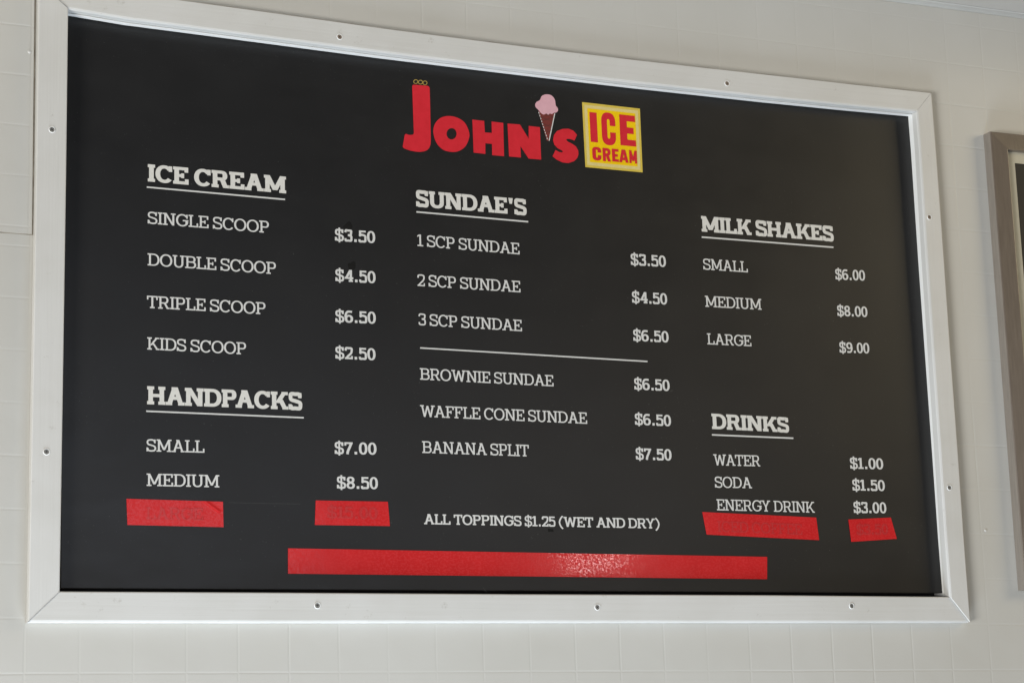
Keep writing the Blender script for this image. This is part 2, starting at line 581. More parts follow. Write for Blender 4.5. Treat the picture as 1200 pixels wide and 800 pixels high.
jamb(iT, (0, 0.0010), 0.0035, JB, 0.018, M_JAMB)
jamb(iB, (0, -0.0010), 0.0045, JB, 0.018, M_JAMB)
jamb(iL, (-0.0010, 0), 0.0040, JB, 0.018, M_JAMB)
jamb(iR, (0.0010, 0), 0.0030, JB, 0.018, M_JAMB)
jamb(iT[:], (0, -0.0010), 0.0190, 0.0300, 0.0016, M_JAMB, "bead")
bm = bmesh.new()
quad(bm, Vector((0.02, JB - 0.004, 0.02)), Vector((W - 0.01, JB - 0.004, 0.02)), Vector((W - 0.01, JB - 0.004, S)), Vector((0.02, JB - 0.004, S)))
link_mesh("backing", bm, M_BACK, board)

# ------------------------------------------------------------------ panel
P_TL, P_TR, P_BR, P_BL = onp(76, 10), onp(1069, 131.0), onp(1106.6, 694.6), onp(70.9, 689.0)


def grid_slab(bm, c, nx, ny, thick, bump_fn=None, split=False):
    """a slab over four corner points (TL, TR, BR, BL), subdivided"""
    tl, tr, br, bl = c
    V = []
    for j in range(ny + 1):
        row = []
        for i in range(nx + 1):
            s, t = i / nx, j / ny
            p = (tl * (1 - s) + tr * s) * (1 - t) + (bl * (1 - s) + br * s) * t
            if bump_fn:
                p = p + Vector((0, -bump_fn(s, t), 0))
            row.append(bm.verts.new(p))
        V.append(row)
    for j in range(ny):
        for i in range(nx):
            bm.faces.new((V[j][i], V[j + 1][i], V[j + 1][i + 1], V[j][i + 1]))
    rim = [V[0][i] for i in range(nx + 1)] + [V[j][nx] for j in range(1, ny + 1)] + \
          [V[ny][i] for i in range(nx - 1, -1, -1)] + [V[j][0] for j in range(ny - 1, 0, -1)]
    low = [bm.verts.new(v.co + Vector((0, thick, 0))) for v in rim]
    rim = [bm.verts.new(v.co) for v in rim] if split else rim
    for k in range(len(rim)):
        m = (k + 1) % len(rim)
        bm.faces.new((rim[k], rim[m], low[m], low[k]))
    bmesh.ops.recalc_face_normals(bm, faces=bm.faces)


bm = bmesh.new()
grid_slab(bm, (P_TL, P_TR, P_BR, P_BL), 8, 6, 0.008)
edge = [e for e in bm.edges if e.is_manifold and e.calc_face_angle(0) > 1.0 and all(abs(v.co.y - panel_y(v.co.z)) < 1e-4 for v in e.verts)]
bmesh.ops.bevel(bm, geom=edge, offset=0.0012, segments=2, profile=0.5, affect='EDGES')
panel = link_mesh("panel", bm, M_PANEL, board)

# marks on the panel: two smears left by old stickers, thin scratches
def blotch(u, v, rx, ry, seed, lift=0.00012):
    rnd = random.Random(seed)
    bm_ = bmesh.new()
    k = [1 + rnd.uniform(-0.35, 0.3) for _ in range(9)]
    pts_ = []
    for i in range(36):
        a = 2 * math.pi * i / 36
        q = i / 36 * 9
        r_ = k[int(q) % 9] * (1 - q % 1) + k[(int(q) + 1) % 9] * (q % 1)
        pts_.append(onp(u + rx * r_ * math.cos(a), v + ry * r_ * math.sin(a), lift))
    poly_face(bm_, pts_)
    return bm_


M_SMEAR = simple("dark_smear", (0.003, 0.003, 0.003), (0.006, 0.006, 0.006), 0.60, 60, 0.28)
M_SCRATCH = simple("pale_scratch", (0.03, 0.03, 0.03), (0.06, 0.06, 0.06), 0.5, 60)
link_mesh("smear", blotch(408, 264.5, 6, 4.5, 3), M_SMEAR, board)
link_mesh("smear", blotch(412.5, 311, 4, 5, 5), M_SMEAR, board)
link_mesh("smear", blotch(645, 621, 4, 2.0, 8), M_SMEAR, board)


def line_mesh(pts, wpx, lift, bm=None):
    """a thin printed or scratched line through pixels"""
    bm = bm or bmesh.new()
    for (u0, v0), (u1, v1) in zip(pts[:-1], pts[1:]):
        dx, dy = u1 - u0, v1 - v0
        L = math.hypot(dx, dy)
        nx, ny = -dy / L * wpx / 2, dx / L * wpx / 2
        quad(bm, onp(u0 - nx, v0 - ny, lift), onp(u1 - nx, v1 - ny, lift), onp(u1 + nx, v1 + ny, lift), onp(u0 + nx, v0 + ny, lift))
    return bm


link_mesh("scratch", line_mesh([(268, 588.5), (310, 589.5), (352, 590.2)], 0.5, 0.00015), M_SCRATCH, board)
link_mesh("scratch", line_mesh([(785.5, 458.5), (788.5, 457)], 0.9, 0.00015), M_SCRATCH, board)
link_mesh("scratch", line_mesh([(458, 612.5), (459.5, 611.5)], 1.0, 0.00015), M_SCRATCH, board)
link_mesh("scratch", line_mesh([(566, 688), (570, 693)], 0.8, 0.00015), M_SCRATCH, board)


# ------------------------------------------------------------------ slab-serif lettering, drawn stroke by stroke
class Pen:
    def __init__(self, t, s, b):
        self.t, self.s, self.b = t, s, b       # stem width, slab height, serif overhang (cap height = 1)
        self.polys = []

    def rect(self, x0, y0, x1, y1):
        self.polys.append([(x0, y0), (x1, y0), (x1, y1), (x0, y1)])

    def diag(self, x0, y0, x1, y1, w):
        """slanting stroke cut level at both ends; w is its level width, x0 and x1 its left edge"""
        self.polys.append([(x0, y0), (x0 + w, y0), (x1 + w, y1), (x1, y1)])

    def arc(self, cx, cy, rx, ry, a0, a1, tx, ty, n=26, e=2.25):
        def pt(a, ax, ay):
            c, s_ = math.cos(a), math.sin(a)
            return (cx + ax * math.copysign(abs(c) ** (2 / e), c), cy + ay * math.copysign(abs(s_) ** (2 / e), s_))
        for i in range(n):
            p, q = math.radians(a0 + (a1 - a0) * i / n), math.radians(a0 + (a1 - a0) * (i + 1) / n)
            self.polys.append([pt(p, rx, ry), pt(q, rx, ry), pt(q, rx - tx, ry - ty), pt(p, rx - tx, ry - ty)])

    def path(self, pts, w, n=7):
        P = [pts[0]] + list(pts) + [pts[-1]]
        out = []
        for i in range(1, len(P) - 2):
            p0, p1, p2, p3 = P[i - 1], P[i], P[i + 1], P[i + 2]
            for k in range(n):
                u = k / n
                out.append(tuple(0.5 * (2 * p1[j] + (p2[j] - p0[j]) * u + (2 * p0[j] - 5 * p1[j] + 4 * p2[j] - p3[j]) * u * u
                                        + (3 * p1[j] - p0[j] - 3 * p2[j] + p3[j]) * u ** 3) for j in (0, 1)))
        out.append(pts[-1])
        L, R = [], []
        for i, p in enumerate(out):
            a, b_ = out[max(i - 1, 0)], out[min(i + 1, len(out) - 1)]
            dx, dy = b_[0] - a[0], b_[1] - a[1]
            l = math.hypot(dx, dy) or 1
            nx, ny = -dy / l * w / 2, dx / l * w / 2
            L.append((p[0] + nx, p[1] + ny))
            R.append((p[0] - nx, p[1] - ny))
        for i in range(len(out) - 1):
            self.polys.append([L[i], L[i + 1], R[i + 1], R[i]])

    def stem(self, x, top=True, bot=True, lb=True, rb=True, w=None):
        """upright stem at x with slab serifs"""
        t, s, b = self.t, self.s, self.b
        self.rect(x, 0, x + t, 1)
        for on, y in ((top, 1 - s), (bot, 0)):
            if on:
                if lb:
                    self.rect(x - b, y, x, y + s)
                if rb:
                    self.rect(x + t, y, x + t + b, y + s)


def glyph(ch, t, s, b):
    """strokes of one capital, digit or sign and its advance width; cap height 1"""
    p = Pen(t, s, b)
    m = (t + s) / 2
    k = 1 + (t - 0.125) * 1.3                  # bold letters run wider
    if ch == ' ':
        return [], 0.28
    if ch == 'I':
        p.stem(b); w = 2 * b + t
    elif ch == 'H':
        w = 0.86 * k; p.stem(b); p.stem(w - b - t); p.rect(b + t, .5 - s / 2, w - b - t, .5 + s / 2)
    elif ch in 'EF':
        w = (0.72 if ch == 'E' else 0.69) * k
        p.stem(b, rb=(ch == 'F')); p.rect(b + t, 1 - s, w - .02, 1); p.rect(w - .02 - t * .8, .70, w - .02, 1 - s)
        p.rect(b + t, .5 - s / 2, w * .68, .5 + s / 2); p.rect(w * .68 - t * .55, .36, w * .68 + t * .1, .64)
        if ch == 'E':
            p.rect(b + t, 0, w, s); p.rect(w - t * .8, s, w, .31)
    elif ch == 'L':
        w = 0.68 * k; p.stem(b); p.rect(b + t, 0, w, s); p.rect(w - t * .8, s, w, .33)
    elif ch == 'T':
        w = 0.76 * k; c = (w - t) / 2
        p.rect(c, 0, c + t, 1 - s); p.rect(0, 1 - s, w, 1); p.rect(c - b, 0, c, s); p.rect(c + t, 0, c + t + b, s)
        p.rect(0, .69, t * .75, 1 - s); p.rect(w - t * .75, .69, w, 1 - s)
    elif ch == 'D':
        w = 0.84 * k; p.stem(b, rb=False); x = b + t
        q = w * .46
        p.rect(x, 1 - s, q, 1); p.rect(x, 0, q, s); p.arc(q, .5, w - q, .5, -90, 90, t, s)
    elif ch in 'PR':
        w = (0.74 if ch == 'P' else 0.82) * k; x = b + t; r = (w - .03 if ch == 'P' else w - .09)
        y0 = .42
        p.stem(b, rb=True, top=False); p.rect(0, 1 - s, b, 1)
        q = x + (r - x) * .45
        p.rect(x, 1 - s, q, 1); p.rect(x, y0, q, y0 + s); p.arc(q, (1 + y0) / 2, r - q, (1 - y0) / 2, -90, 90, t, s)
        if ch == 'R':
            d = t * 1.12
            p.diag(w - d - b * .5, 0, q - d * .45, y0 + s * .5, d); p.rect(w - d - b * .5, 0, w, s)
    elif ch == 'B':
        w = 0.79 * k; x = b + t; p.stem(b, rb=False); q = x + (w - x) * .42; h = .52
        p.rect(x, 1 - s, q, 1); p.rect(x, h - s / 2, q, h + s / 2); p.rect(x, 0, q, s)
        p.arc(q, (1 + h - s / 2) / 2, w - .04 - q, (1 - h + s / 2) / 2, -90, 90, t, s)
        p.arc(q, (h + s / 2) / 2, w - q, (h + s / 2) / 2, -90, 90, t, s)
    elif ch in 'O':
        w = 0.88 * k; p.arc(w / 2, .5, w / 2, .515, 0, 360, t * 1.02, s * 1.05, 44, 2.1)
    elif ch in 'CG':
        w = (0.80 if ch == 'C' else 0.86) * k
        p.arc(w * .52, .5, w * .52, .515, 38, 322 if ch == 'C' else 345, t * 1.02, s * 1.05, 36, 2.1)
        p.rect(w - .03 - t * .75, .66, w - .03, .985)
        if ch == 'G':
            p.rect(w * .56, .42, w + .02, .42 + s); p.rect(w * .94 - t, .14, w * .94, .42)
    elif ch == 'S':
        w = 0.68 * k; h = m / 2
        p.path([(w - h - .03, .72), (w * .80, .89), (w * .5, 1.012 - h), (w * .19, .90), (h + .012, .74), (w * .2, .585), (w * .5, .51),
                (w * .82, .42), (w - h + .005, .265), (w * .81, .095), (w * .5, h - .012), (w * .2, .10), (h + .02, .27)], m)
        p.rect(w - .035 - t * .72, .68, w - .035, .985); p.rect(0, .015, t * .72, .32)
    elif ch == 'U':
        w = 0.86 * k; y = .34
        p.rect(b, y, b + t, 1); p.rect(w - b - t, y, w - b, 1); p.arc(w / 2, y, w / 2 - b, y + .015, 180, 360, t, s * 1.05)
        p.rect(0, 1 - s, b, 1); p.rect(b + t, 1 - s, 2 * b + t, 1); p.rect(w - 2 * b - t, 1 - s, w - b - t, 1); p.rect(w - b, 1 - s, w, 1)
    elif ch == 'N':
        w = 0.90 * k; d = t * 1.15
        p.rect(b, 0, b + t, 1); p.rect(w - b - t, 0, w - b, 1); p.diag(b, 1, w - b - d, 0, d)
        p.rect(0, 1 - s, b, 1); p.rect(0, 0, b, s); p.rect(b + t, 0, 2 * b + t, s)
        p.rect(w - 2 * b - t, 1 - s, w - b - t, 1); p.rect(w - b, 1 - s, w, 1)
    elif ch == 'M':
        w = 1.06 * k; d = t * 1.05; c = w / 2
        p.rect(b, 0, b + t, 1); p.rect(w - b - t, 0, w - b, 1)
        p.diag(b, 1, c - d / 2, .14, d); p.diag(w - b - d, 1, c - d / 2, .14, d)
        p.rect(0, 1 - s, b, 1); p.rect(w - b, 1 - s, w, 1)
        for x in (b, w - b - t):
            p.rect(x - b, 0, x, s); p.rect(x + t, 0, x + t + b, s)
    elif ch == 'A':
        w = 0.90 * k; d = t * 1.06; c = w / 2; e = b * .8
        p.diag(e, 0, c - d * .55, 1, d); p.diag(w - e - d, 0, c - d * .45, 1, d)
        p.rect(w * .28, .30, w * .72, .30 + s)
        p.rect(0, 0, e + d + b * .6, s); p.rect(w - e - d - b * .6, 0, w, s)
        p.rect(c - d * .55 - b * .7, 1 - s, c, 1)
    elif ch == 'W':
        w = 1.20 * k; d = t; e = b * .9
        p.diag(e, 1, w * .30 - d / 2, 0, d); p.diag(w * .5 - d / 2, .95, w * .30 - d / 2, 0, d)
        p.diag(w * .5 - d / 2, .95, w * .70 - d / 2, 0, d); p.diag(w - e - d, 1, w * .70 - d / 2, 0, d)
        p.rect(0, 1 - s, 2 * e + d, 1); p.rect(w - 2 * e - d, 1 - s, w, 1)
    elif ch == 'Y':
        w = 0.84 * k; d = t; c = w / 2; e = b * .8
        p.rect(c - t / 2, 0, c + t / 2, .46); p.diag(e, 1, c - d / 2, .42, d); p.diag(w - e - d, 1, c - d / 2, .42, d)
        p.rect(0, 1 - s, 2 * e + d, 1); p.rect(w - 2 * e - d, 1 - s, w, 1); p.rect(c - t / 2 - b, 0, c + t / 2 + b, s)
    elif ch == 'K':
        w = 0.86 * k; p.stem(b); x = b + t; d = t * 1.1
        p.diag(x - t * .3, .36, w - d - b * .9, 1, d); p.diag(w - d - b * .4, 0, x + (w - x) * .14, .56, d)
        p.rect(w - d - 1.5 * b, 1 - s, w - .02, 1); p.rect(w - d - b * .9, 0, w, s)
    elif ch == "'":
        w = t * 1.15 + .12; q = t * 1.15; p.polys.append([(.06, 1), (.06 + q, 1), (.06 + q * .78, .64), (.06 + q * .22, .64)])
    elif ch == '.':
        w = .19 + t * 1.05; p.rect(w / 2 - t * .52, -.005, w / 2 + t * .52, t * 1.1)
    elif ch == '(':
        w = .30 + t; p.path([(w - t * .3, 1.06), (w * .45, .8), (t * .55, .45), (w * .45, .06), (w - t * .3, -.2)], t * .85)
    elif ch == ')':
        w = .30 + t; p.path([(t * .3, 1.06), (w * .55, .8), (w - t * .55, .45), (w * .55, .06), (t * .3, -.2)], t * .85)
    elif ch == '0':
        w = .62 * k; p.arc(w / 2, .5, w / 2, .515, 0, 360, t, s, 36, 2.25)
    elif ch == '1':
        w = .46 * k; c = w * .5; p.rect(c - t / 2, 0, c + t / 2, 1); p.rect(0, 0, w, s); p.polys.append([(c - t / 2, 1), (c - t / 2, 1 - s * 1.2), (0, .82 - s * .4), (0, .95 - s * .4)])
    elif ch == '2':
        w = .60 * k; h = m / 2
        p.path([(h, .70), (w * .16, .91), (w * .5, 1.01 - h), (w * .84, .90), (w - h, .72), (w * .78, .50), (w * .42, .26), (h + .01, .05)], m)
        p.rect(0, 0, w, s); p.rect(w - t * .7, 0, w, .27)
    elif ch == '3':
        w = .60 * k; h = m / 2
        p.path([(h, .76), (w * .2, .93), (w * .5, 1.01 - h), (w * .84, .91), (w - h - .02, .745), (w * .78, .58), (w * .45, .53)], m)
        p.path([(w * .45, .53), (w * .82, .47), (w - h, .28), (w * .82, .09), (w * .48, h - .01), (w * .16, .08), (h, .26)], m)
    elif ch == '4':
        w = .66 * k; x = w * .58; p.rect(x, 0, x + t, 1); p.rect(0, .24, w, .24 + s); p.diag(0, .26, x - t * .15, 1, t * 1.05); p.rect(x - b, 0, x + t + b * .8, s)
    elif ch == '5':
        w = .60 * k; h = m / 2
        p.rect(.05, 1 - s, w - .05, 1); p.rect(.05, .5, .05 + t * .9, 1)
        p.path([(.07, .53), (w * .3, .62), (w * .55, .625), (w * .85, .53), (w - h, .32), (w * .83, .10), (w * .48, h - .01), (w * .16, .08), (h, .25)], m)
    elif ch in '69':
        w = .62 * k; h = m / 2
        q = Pen(t, s, b)
        q.arc(w / 2, .315, w / 2, .33, 0, 360, t, s, 32, 2.2)
        q.path([(h, .33), (w * .1, .62), (w * .3, .88), (w * .62, 1.01 - h), (w * .88, .90)], m)
        p.polys = q.polys if ch == '6' else [[(w - x, 1 - y) for x, y in g_] for g_ in q.polys]
    elif ch == '7':
        w = .60 * k; p.rect(0, 1 - s, w, 1); p.rect(0, .72, t * .75, 1); p.path([(w - t * .55, 1 - s * .5), (w * .62, .55), (w * .42, .25), (w * .36, 0)], t)
    elif ch == '8':
        w = .62 * k; p.arc(w / 2, .735, w / 2 - .03, .275, 0, 360, t, s, 32, 2.1); p.arc(w / 2, .275, w / 2, .29, 0, 360, t, s, 32, 2.1)
    elif ch == '$':
        g_, w = glyph('S', t * .9, s * .95, b)
        p.polys = list(g_)
        p.rect(w / 2 - t * .35, -.12, w / 2 + t * .35, 1.12)
    return p.polys, w


REG = (0.138, 0.108, 0.100)
MED = (0.200, 0.150, 0.085)
BLD = (0.252, 0.178, 0.068)


def text_polys(txt, wt, gap):
    out, x = [], 0.0
    KERN = {'PA': -.10, 'WA': -.08, 'TO': -.03, 'LY': -.05, 'RY': -.04, 'GY': -.03, 'FF': -.01, 'LT': -.05, 'AT': -.05}
    for n_, ch in enumerate(txt):
        x += KERN.get(txt[max(n_ - 1, 0):n_ + 1], 0.0)
        gl, w = glyph(ch, *wt)
        for q in gl:
            out.append([(a + x, c) for a, c in q])
        x += w + (gap if ch != ' ' else 0)
    return out, x - gap


def text_bmesh(txt, p0, p1, cap0, cap1, wt, gap, lift):
    """lettering whose baseline runs between two measured points; cap0 and cap1 are its height in pixels at both ends"""
    polys, width = text_polys(txt, wt, gap)
    bm = bmesh.new()
    A, B = onp(*p0, lift), onp(*p1, lift)
    hA = (onp(p0[0], p0[1] - cap0, lift) - A).z
    hB = (onp(p1[0], p1[1] - cap1, lift) - B).z
    for i, q in enumerate(polys):
        dy = 0.000004 * (i % 97)                # overlapping strokes never share a plane
        pts = []
        for x, y in q:
            f_ = x / width
            h = hA * (1 - f_) + hB * f_
            pp = A * (1 - f_) + B * f_
            pts.append(Vector((pp.x, pp.y + PANEL_K * h * y - dy, pp.z + h * y)))
        fc = bm.faces.new([bm.verts.new(v) for v in pts])
        fc.normal_update()
        if fc.normal.y > 0:
            fc.normal_flip()
    return bm


LIFT = 0.0006
HEADINGS = [  # text, baseline start and end, cap heights, underline
    ("ICE CREAM", (173.2, 212.6), (335.3, 226.8), 20.2, 19.6, ((172, 219.3), (334, 233.8))),
    ("HANDPACKS", (172.4, 473.4), (354.2, 480.4), 21.2, 20.4, ((171.3, 481.5), (356, 489.2))),
    ("SUNDAE'S", (487.6, 242.0), (617.2, 252.4), 19.2, 18.6, ((488, 248.3), (619, 259.9))),
    ("MILK SHAKES", (822.4, 271.3), (977.2, 283.0), 18.2, 17.6, ((822.3, 277.8), (976.7, 289.8))),
    ("DRINKS", (834.5, 502.3), (924.8, 506.6), 18.0, 17.4, ((834.3, 509.2), (929.7, 513.2))),
]
ITEMS = [
    ("SINGLE SCOOP", (173, 262.0), (315.6, 273.2), 14.1, 13.9), ("DOUBLE SCOOP", (173, 310.9), (323.8, 321.4), 14.2, 14.0),
    ("TRIPLE SCOOP", (172.2, 360.7), (311.6, 368.4), 14.4, 14.0), ("KIDS SCOOP", (172.5, 409.3), (288.8, 415.4), 14.3, 14.1),
    ("SMALL", (171.6, 528.6), (239.6, 530.2), 14.4, 14.2), ("MEDIUM", (171.8, 569.0), (257.0, 570.8), 14.6, 14.4),
    ("1 SCP SUNDAE", (489.3, 288.2), (609.0, 298.2), 13.6, 13.2), ("2 SCP SUNDAE", (489.3, 335.0), (610.0, 342.6), 13.7, 13.2),
    ("3 SCP SUNDAE", (490.5, 380.8), (611.8, 388.1), 13.7, 13.2), ("BROWNIE SUNDAE", (492.3, 444.6), (648.8, 452.6), 13.5, 13.0),
    ("WAFFLE CONE SUNDAE", (492.5, 488.0), (688.2, 496.4), 13.7, 13.2), ("BANANA SPLIT", (494.8, 530.4), (620.0, 534.6), 13.9, 13.6),
    ("SMALL", (824.2, 315.8), (876.5, 319.2), 12.9, 12.6), ("MEDIUM", (826.6, 359.3), (892.6, 363.0), 12.9, 12.6),
    ("LARGE", (829.0, 403.3), (880.6, 405.7), 12.9, 12.6), ("WATER", (836.4, 544.9), (891.0, 546.2), 13.0, 12.8),
    ("SODA", (837.9, 571.0), (881.3, 571.8), 12.9, 12.7), ("ENERGY DRINK", (840.2, 597.5), (954.9, 600.4), 13.0, 12.7),
]
PRICES = [
    ("$3.50", (392.5, 282.0), (439.8, 285.0), 13.9, 13.7), ("$4.50", (393.0, 329.3), (440.2, 331.9), 14.0, 13.8),
    ("$6.50", (393.0, 377.2), (440.5, 379.3), 14.0, 13.8), ("$2.50", (393.0, 420.0), (440.2, 422.0), 14.0, 13.8),
    ("$7.00", (392.2, 531.6), (441.3, 532.5), 14.0, 13.9), ("$8.50", (394.8, 572.0), (443.0, 572.8), 14.0, 13.9),
    ("$3.50", (739.3, 310.4), (780.6, 312.9), 13.2, 13.0), ("$4.50", (740.8, 354.6), (782.0, 356.9), 13.2, 13.0),
    ("$6.50", (742.2, 399.2), (783.8, 401.2), 13.2, 13.0), ("$6.50", (743.4, 456.2), (785.0, 458.0), 13.2, 13.0),
    ("$6.50", (744.2, 497.4), (786.6, 499.2), 13.2, 13.0), ("$7.50", (745.2, 538.0), (787.2, 539.4), 13.3, 13.1),
    ("$6.00", (979.2, 327.4), (1014.0, 328.9), 12.2, 12.0), ("$8.00", (981.4, 370.0), (1016.8, 371.4), 12.2, 12.0),
    ("$9.00", (984.0, 413.0), (1019.0, 414.0), 12.2, 12.0), ("$1.00", (996.4, 548.9), (1035.3, 549.6), 12.9, 12.7),
    ("$1.50", (999.2, 574.4), (1037.2, 575.0), 12.9, 12.7), ("$3.00", (1000.6, 600.6), (1039.0, 601.0), 12.8, 12.6),
]
for txt, p0, p1, c0, c1, ul in HEADINGS:
    h = link_mesh("heading_lettering", text_bmesh(txt, p0, p1, c0, c1, BLD, 0.018, LIFT), M_HEAD, board)
    h["label"] = "bold underlined heading reading " + txt
    link_mesh("underline", line_mesh(ul, 1.75, LIFT), M_VINYL, h)
for txt, p0, p1, c0, c1 in ITEMS:
    o = link_mesh("item_lettering", text_bmesh(txt, p0, p1, c0, c1, REG, 0.03, LIFT), M_VINYL, board)
    o["label"] = "thin white lettering reading " + txt
for txt, p0, p1, c0, c1 in PRICES:
    o = link_mesh("price_lettering", text_bmesh(txt, p0, p1, c0, c1, MED, 0.045, LIFT), M_VINYL, board)
    o["label"] = "white price reading " + txt
o = link_mesh("note_lettering", text_bmesh("ALL TOPPINGS $1.25 (WET AND DRY)", (497.0, 613.8), (773.4, 619.0), 12.0, 11.6, (0.178, 0.14, 0.075), 0.03, LIFT), M_VINYL, board)
o["label"] = "note at the bottom reading ALL TOPPINGS $1.25 (WET AND DRY)"
link_mesh("divider_line", line_mesh([(492.3, 407.5), (758.8, 423.4)], 1.6, LIFT), M_VINYL, board)

# ------------------------------------------------------------------ logo
def crop1(pts):
    return [(465 + x / 6.6667, 80 + y / 6.6667) for x, y in pts]


def crop2(pts):
    return [(600 + x / 6.6667, 90 + y / 6.6667) for x, y in pts]


def px_face(bm, pts, lift):
    poly_face(bm, [onp(u, v, lift) for u, v in pts])


def smooth_closed(pts, n=5):
    out = []
    L = len(pts)
    for i in range(L):
        p0, p1, p2, p3 = pts[i - 1], pts[i], pts[(i + 1) % L], pts[(i + 2) % L]
        for k in range(n):
            u = k / n
            out.append(tuple(0.5 * (2 * p1[j] + (p2[j] - p0[j]) * u + (2 * p0[j] - 5 * p1[j] + 4 * p2[j] - p3[j]) * u * u
                                    + (3 * p1[j] - p0[j] - 3 * p2[j] + p3[j]) * u ** 3) for j in (0, 1)))
    return out


bm = bmesh.new()
LG = 0.0006
px_face(bm, crop1([(120, 142), (124, 133), (133, 130), (238, 138), (250, 143), (257, 156), (262, 350), (266, 560), (264, 595), (254, 622), (238, 640), (214, 650), (182, 655), (145, 652),
                   (108, 645), (75, 634), (55, 626), (46, 614), (62, 520), (72, 513), (92, 521), (112, 522), (126, 519), (133, 508)]), LG)
ring_o = smooth_closed(crop1([(285, 500), (298, 435), (340, 390), (400, 374), (470, 386), (530, 425), (562, 490), (566, 540), (540, 605), (490, 645), (430, 655), (360, 636), (308, 580)]), 4)
ring_i = crop1([(425 + 39 * math.cos(a) + 3, 513 + 44 * math.sin(a)) for a in [2 * math.pi * i / 52 for i in range(52)]])
# angle-sorted ring between the outer outline and the counter
oc = crop1([(425, 513)])[0]
ring_o.sort(key=lambda q: math.atan2(q[1] - oc[1], q[0] - oc[0]))
ring_i.sort(key=lambda q: math.atan2(q[1] - oc[1], q[0] - oc[0]))
for i in range(52):
    j = (i + 1) % 52
    quad(bm, onp(*ring_o[i], LG), onp(*ring_o[j], LG), onp(*ring_i[j], LG), onp(*ring_i[i], LG))
px_face(bm, crop1([(590, 402), (683, 412), (688, 502), (742, 506), (740, 417), (832, 428), (838, 688), (745, 680), (743, 592), (692, 587), (692, 670), (600, 660)]), LG)
px_face(bm, [(594.7, 145), (609.3, 146), (619.5, 162.5), (619.5, 147.7), (632.7, 149.2), (634.2, 187.2), (619.5, 186), (609.9, 171.5), (610.5, 184.7), (596.5, 183.5)], LG)
px_face(bm, crop2([(508, 455), (488, 500), (466, 491), (445, 486), (427, 487), (424, 495), (436, 507), (470, 524), (500, 545), (517, 575), (520, 605), (510, 635), (485, 660),
                   (440, 675), (395, 670), (348, 648), (316, 622), (340, 572), (368, 588), (390, 592), (398, 587), (390, 577), (355, 558), (330, 530), (320, 495), (328, 455),
                   (352, 424), (395, 408), (440, 406), (480, 422)]), LG)
logo = link_mesh("logo_lettering", bm, M_RED, board)
logo["label"] = "tall red shop name lettering at the top of the board"

bm = bmesh.new()                                # three little gold loops above the first letter
for q, (cx, cy) in enumerate(((148, 106), (185, 110), (220, 116))):
    for i in range(16):
        a, b_ = 2 * math.pi * i / 16, 2 * math.pi * (i + 1) / 16
        c_ = crop1([(cx + R_ * math.cos(t_), cy + R_ * 0.95 * math.sin(t_)) for R_, t_ in ((19, a), (19, b_), (13, b_), (13, a))])
        quad(bm, *[onp(u, v, LG + 0.00002 * q) for u, v in c_])
link_mesh("loop_ornament", bm, M_GOLD, board)

bm = bmesh.new()
px_face(bm, crop2([(204, 268), (338, 284), (294, 502), (272, 500)]), LG)
conep = link_mesh("cone_graphic", bm, M_CONE, board)
conep["label"] = "printed pink ice cream cone in place of the apostrophe"
bm = bmesh.new()
px_face(bm, smooth_closed(crop2([(218, 182), (232, 152), (268, 138), (308, 147), (334, 178), (342, 224), (356, 244), (359, 266), (345, 280), (326, 283), (312, 292), (295, 288),
                                 (283, 298), (268, 288), (248, 296), (226, 284), (204, 258), (186, 240), (181, 218), (192, 198)]), 4), LG + 0.0002)
link_mesh("scoop", bm, M_PINK, conep)
bm = bmesh.new()
for (a, b_) in (((228, 318), (322, 352)), ((240, 366), (312, 396)), ((254, 412), (304, 436)), ((330, 312), (232, 348)), ((318, 366), (246, 396)), ((306, 418), (260, 442)), ((262, 292), (326, 318)), ((290, 296), (222, 320))):
    line_mesh(crop2([a, b_]), 0.55, LG + 0.0001 + 0.000004 * len(bm.faces), bm)
link_mesh("waffle_line", bm, M_CONE_DARK, conep)
bm = bmesh.new()
line_mesh(crop2([(334, 288), (290, 500)]), 1.1, LG + 0.00012, bm)
for i in range(10):
    s0, s1 = i / 10, i / 10 + 0.06
    line_mesh(crop2([(208 + 72 * s0, 276 + 222 * s0), (208 + 72 * s1, 276 + 222 * s1)]), 0.8, LG + 0.00013, bm)
link_mesh("cone_outline", bm, M_VINYL, conep)

bq = crop2([(547, 199), (999, 250), (1021, 748), (573, 706)])


def in_badge(s, t):
    """0..1 across and down the badge"""
    (x0, y0), (x1, y1), (x2, y2), (x3, y3) = bq
    return ((x0 * (1 - s) + x1 * s) * (1 - t) + (x3 * (1 - s) + x2 * s) * t, (y0 * (1 - s) + y1 * s) * (1 - t) + (y3 * (1 - s) + y2 * s) * t)


def badge_rect(e, lift, mat, name, parent):
    bm_ = bmesh.new()
    quad(bm_, *[onp(*in_badge(s, t), lift) for s, t in ((e, e), (1 - e, e), (1 - e, 1 - e), (e, 1 - e))])
    return link_mesh(name, bm_, mat, parent)


badge = badge_rect(0.0, LG, M_EDGE, "badge", board)
badge["label"] = "square yellow badge reading ICE CREAM in red"
badge_rect(0.035, LG + 0.0002, M_PALE, "badge_border", badge)
badge_rect(0.085, LG + 0.0004, M_YELLOW, "badge_field", badge)


